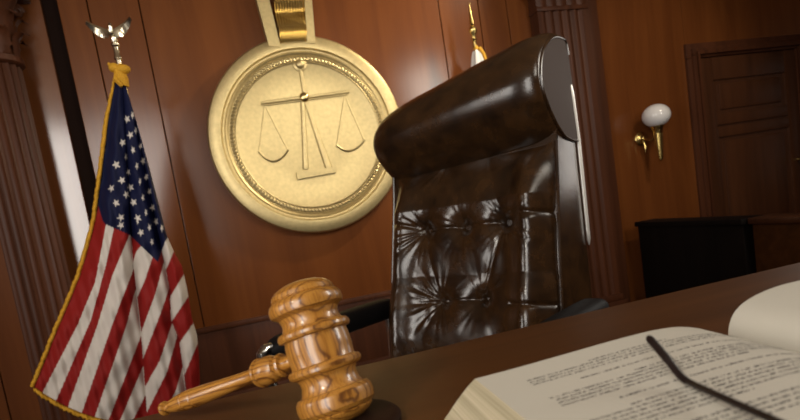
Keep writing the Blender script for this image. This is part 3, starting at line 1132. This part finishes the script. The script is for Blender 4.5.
# ------------------------------------------------------------------ open book
B0 = Vector((.1274, .3279, DZ))
BR = radians(-4)
bt = Vector((cos(BR), sin(BR), 0))
bd = Vector((sin(BR), -cos(BR), 0))
book = empty('open_book', B0 + bt * .2 + bd * .13, 'thick open book of printed pages lying on the desk', 'book')
LS = [(0, .0395), (.03, .0405), (.07, .0425), (.11, .0445), (.14, .045), (.16, .0432), (.178, .038), (.192, .030), (.2, .020)]
RSEC = [(.2, .020), (.2005, .029), (.203, .038), (.209, .046), (.22, .052), (.24, .0565), (.265, .058), (.31, .057), (.36, .052), (.405, .044)]
BH = .27


def smooth_curve(pl, n=60):
    out = []
    m = len(pl)
    for i in range(n + 1):
        t = i / n * (m - 1)
        k = min(int(t), m - 2)
        f = t - k
        p0, p1, p2, p3 = pl[max(k - 1, 0)], pl[k], pl[k + 1], pl[min(k + 2, m - 1)]
        out.append(tuple(.5 * (2 * p1[c] + (p2[c] - p0[c]) * f + (2 * p0[c] - 5 * p1[c] + 4 * p2[c] - p3[c]) * f * f + (3 * p1[c] - p0[c] - 3 * p2[c] + p3[c]) * f ** 3) for c in (0, 1)))
    return out


LC, RC = smooth_curve(LS), smooth_curve(RSEC)


def zl(t): return interp([p[0] for p in LC], [p[1] for p in LC], t)


def BP(t, d_, z): return B0 + bt * t + bd * d_ + Vector((0, 0, z))


def block(curve, foot, name, smooth_foot):
    mb = MB()
    base = [(curve[-1][0], .005), (foot, .005)] if smooth_foot == 'l' else [(foot, .005), (curve[0][0], .005)]
    nd = 30
    rows = [[BP(t, BH * k / nd, z) for t, z in curve] for k in range(nd + 1)]
    mb.grid(rows, mi=0)
    e0 = curve[0] if smooth_foot == 'l' else curve[-1]
    fe = [(e0[0] + (foot - e0[0]) * (k / 8) ** .85, e0[1] + (.005 - e0[1]) * k / 8) for k in range(9)]
    mb.grid([[BP(t, BH * k / nd, z) for t, z in fe] for k in range(nd + 1)], mi=1)
    for d_ in (0, BH):
        sec = list(curve)
        bot = [(t, .005) for t, z in curve]
        mb.grid([[BP(t, d_, z) for t, z in sec], [BP(t, d_, z) for t, z in bot]], mi=1)
        vs = [BP(t, d_, z) for t, z in fe] + [BP(e0[0], d_, .005)]
        mb.add(vs, [tuple(range(len(vs)))], mi=1)
    return mb.build(name, PAPER, book, mats=[PAPER, PAGEEDGE], auto=40)


lp = block(LC, -.036, 'page_block', 'l')
block(RC, .425, 'page_block', 'r')
mb = MB()
mb.box((-.045, -.006, 0), (.20, BH + .006, .004))
mb.box((.20, -.006, 0), (.435, BH + .006, .004))
mb.v = [BP(q.x, q.y, q.z + .0005) for q in mb.v]
mb.build('cover', COVER, book, smooth=False)
# printed lines: tiny strokes lying on the page
rng = random.Random(3)
ink = MB()


def stroke(t0, d0, t1, d1, w_):
    dx, dy = t1 - t0, d1 - d0
    L_ = sqrt(dx * dx + dy * dy) or 1e-6
    nx, ny = -dy / L_ * w_ / 2, dx / L_ * w_ / 2
    pts = [(t0 + nx, d0 + ny), (t1 + nx, d1 + ny), (t1 - nx, d1 - ny), (t0 - nx, d0 - ny)]
    ink.add([BP(t, d_, zl(t) + .00012) for t, d_ in pts], [(0, 1, 2, 3)])


CW, CH, LH = .00150, .0020, .0043
paras = [(4, .050, 0), (1, .030, 1), (5, .060, 0), (1, .03, 1), (6, .030, 0), (4, .03, 0)]
dcur = .024
for nl, ind, single in paras:
    for k in range(nl):
        t = .022 + (ind if k == 0 else 0) + (.004 * rng.random() if k else 0)
        tend = .186 if (k < nl - 1 or single) else rng.uniform(.10, .16)
        if dcur < .027: tend = .13
        while t < tend:
            for c in range(rng.randint(2, 9)):
                if t > tend: break
                s = rng.random()
                asc = rng.random() < .3
                top = dcur - CH * (1.0 if asc else .62)
                if s < .8: stroke(t, top, t, dcur, .00048)
                if s > .3: stroke(t + CW * .55, dcur - CH * .62, t + CW * .55, dcur, .00048)
                if s < .55: stroke(t, dcur - CH * .6, t + CW * .6, dcur - CH * .6, .00042)
                if s > .45: stroke(t, dcur - .0001, t + CW * .6, dcur - .0001, .00042)
                if .3 < s < .6: stroke(t, dcur - CH * .3, t + CW * .6, dcur - CH * .3, .00042)
                t += CW
            t += CW * .85
        dcur += LH
    dcur += .0062
tag(ink.build('printed_text', INK, lp, smooth=False, fix=False), kind='stuff')

# ------------------------------------------------------------------ eyeglasses
gl = empty('eyeglasses', (.19, .19, .942), 'dark framed eyeglasses with one temple arm resting on the open book page', 'glasses')
bend = Vector((.2037, .2247, .9475))
tip = Vector((.2094, .2560, .9645))
hinge = bend + (Vector((.1730, .1370, .9600)) - bend) * 1.55
pts = []
ctrl = [tip, tip.lerp(bend, .5) + Vector((0, 0, .0004)), tip.lerp(bend, .88) + Vector((0, 0, -.0002)), bend + Vector((-.0008, -.004, .0008)), bend.lerp(hinge, .2) + Vector((0, 0, .0002)), bend.lerp(hinge, .5), hinge]
cs3 = []
for i in range(len(ctrl) - 1):
    p0, p1, p2, p3 = ctrl[max(i - 1, 0)], ctrl[i], ctrl[i + 1], ctrl[min(i + 2, len(ctrl) - 1)]
    for k in range(8):
        f = k / 8
        cs3.append(.5 * (2 * p1 + (p2 - p0) * f + (2 * p0 - 5 * p1 + 4 * p2 - p3) * f * f + (3 * p1 - p0 - 3 * p2 + p3) * f ** 3))
cs3.append(ctrl[-1])
rd = [.0012, .0022] + [.0024] * 8 + [.0021] * 12
rd = rd + [.0017] * (len(cs3) - len(rd))
MB().tube(cs3, rd[:len(cs3)], 12).build('temple', BLACKPLASTIC, gl)
gx_ = Vector((-1, -.25, 0)).normalized()             # the front runs off to the left of the hinge
for k in range(2):
    c = hinge + gx_ * (.032 + .066 * k) + Vector((0, 0, -.004 if k == 0 else -.008))
    ring = [c + gx_ * (.027 * cos(t)) + Vector((0, .004 * sin(t), .018 * sin(t))) for t in [2 * pi * i / 40 for i in range(41)]]
    rim = MB().tube(ring, .0016, 8).build('rim', BLACKPLASTIC, gl)
hb = hinge + gx_ * .059 + Vector((0, 0, -.002))
MB().tube([hb, hb + gx_ * .006 + Vector((0, 0, .005)), hb + gx_ * .013], .0016, 8).build('bridge', BLACKPLASTIC, gl)
MB().tube([hinge, hinge + gx_ * .006 + Vector((0, 0, -.003))], .0018, 8).build('hinge', BLACKPLASTIC, gl)
h2 = hinge + gx_ * .131
MB().tube([hinge + gx_ * .124, h2, h2 + Vector((.01, .012, 0)), h2 - gx_ * .06 + Vector((0, .014, 0)), h2 - gx_ * .10 + Vector((0, .010, 0)), h2 - gx_ * .13 + Vector((0, .006, .008))], .0018, 8).build('temple', BLACKPLASTIC, gl)

# ------------------------------------------------------------------ light
def area(name, loc, target, sx, sy, power, col=(1, 1, 1), spread=180):
    l = bpy.data.lights.new(name, 'AREA')
    l.shape = 'RECTANGLE'
    l.size, l.size_y = sx, sy
    l.energy = power
    l.color = col
    l.spread = radians(spread)
    o = bpy.data.objects.new(name, l)
    C.objects.link(o)
    o.location = loc
    o.rotation_euler = (Vector(target) - Vector(loc)).to_track_quat('-Z', 'Y').to_euler()
    return o


def spot(name, loc, target, power, ang, blend=.6, size=.1, col=(1, 1, 1)):
    l = bpy.data.lights.new(name, 'SPOT')
    l.energy = power
    l.spot_size = radians(ang)
    l.spot_blend = blend
    l.shadow_soft_size = size
    l.color = col
    o = bpy.data.objects.new(name, l)
    C.objects.link(o)
    o.location = loc
    o.rotation_euler = (Vector(target) - Vector(loc)).to_track_quat('-Z', 'Y').to_euler()
    return o


area('front_left_softlight', (-1.5, -1.6, 1.75), (-1.4, 2.6, 1.6), 1.4, 2.2, 84, (1, .95, .88))  # unseen soft source behind the viewer, no window there; sheen on left boards
area('left_highlight_fill', (-3.4, .3, 1.6), (.2, 1.7, 1.1), 1.0, 1.5, 9, (1, .95, .88), 80)  # added light, no window there; widens the highlights on the chair leather
area('medallion_fill', (1.0, -.5, 2.5), (.46, 3.4, 1.59), .7, .7, 3.4, (1, .92, .78), 70)  # added fill without a fixture; brightens the gold face
area('right_softlight', (2.6, .2, 2.2), (.5, 1.5, 1.0), .5, 1.2, 34, (1, .92, .8))  # unseen soft source in mid-room, no window; streak on the chair back
area('chair_side_fill', (2.7, 1.7, 1.45), (.9, 1.4, 1.0), .5, .9, 4.0, (1, .93, .85))  # added light with no lamp behind it; sheen on the chair side
spot('ceiling_spot_medallion', (2.3, 2.55, 2.95), (.45, 3.4, 1.50), 165, 60, .9, .07, (1, .86, .64))
spot('desk_spot', (-1.1, -.5, 2.1), (.16, .42, .93), 40, 40, .8, .06, (1, .92, .78))  # unseen spot from front left, well below the ceiling; lights gavel and pages
spot('ceiling_spot_door', (2.9, 1.4, 2.9), (3.1, 3.4, 1.4), 48, 60, .8, .1, (1, .86, .64))
wd = bpy.data.worlds.new('world')
sc.world = wd
wd.use_nodes = True
wd.node_tree.nodes['Background'].inputs[0].default_value = (1, .85, .7, 1)
wd.node_tree.nodes['Background'].inputs[1].default_value = .02
sc.view_settings.view_transform = 'Standard'
sc.view_settings.look = 'None'
sc.view_settings.exposure = 0
sc.view_settings.gamma = 1
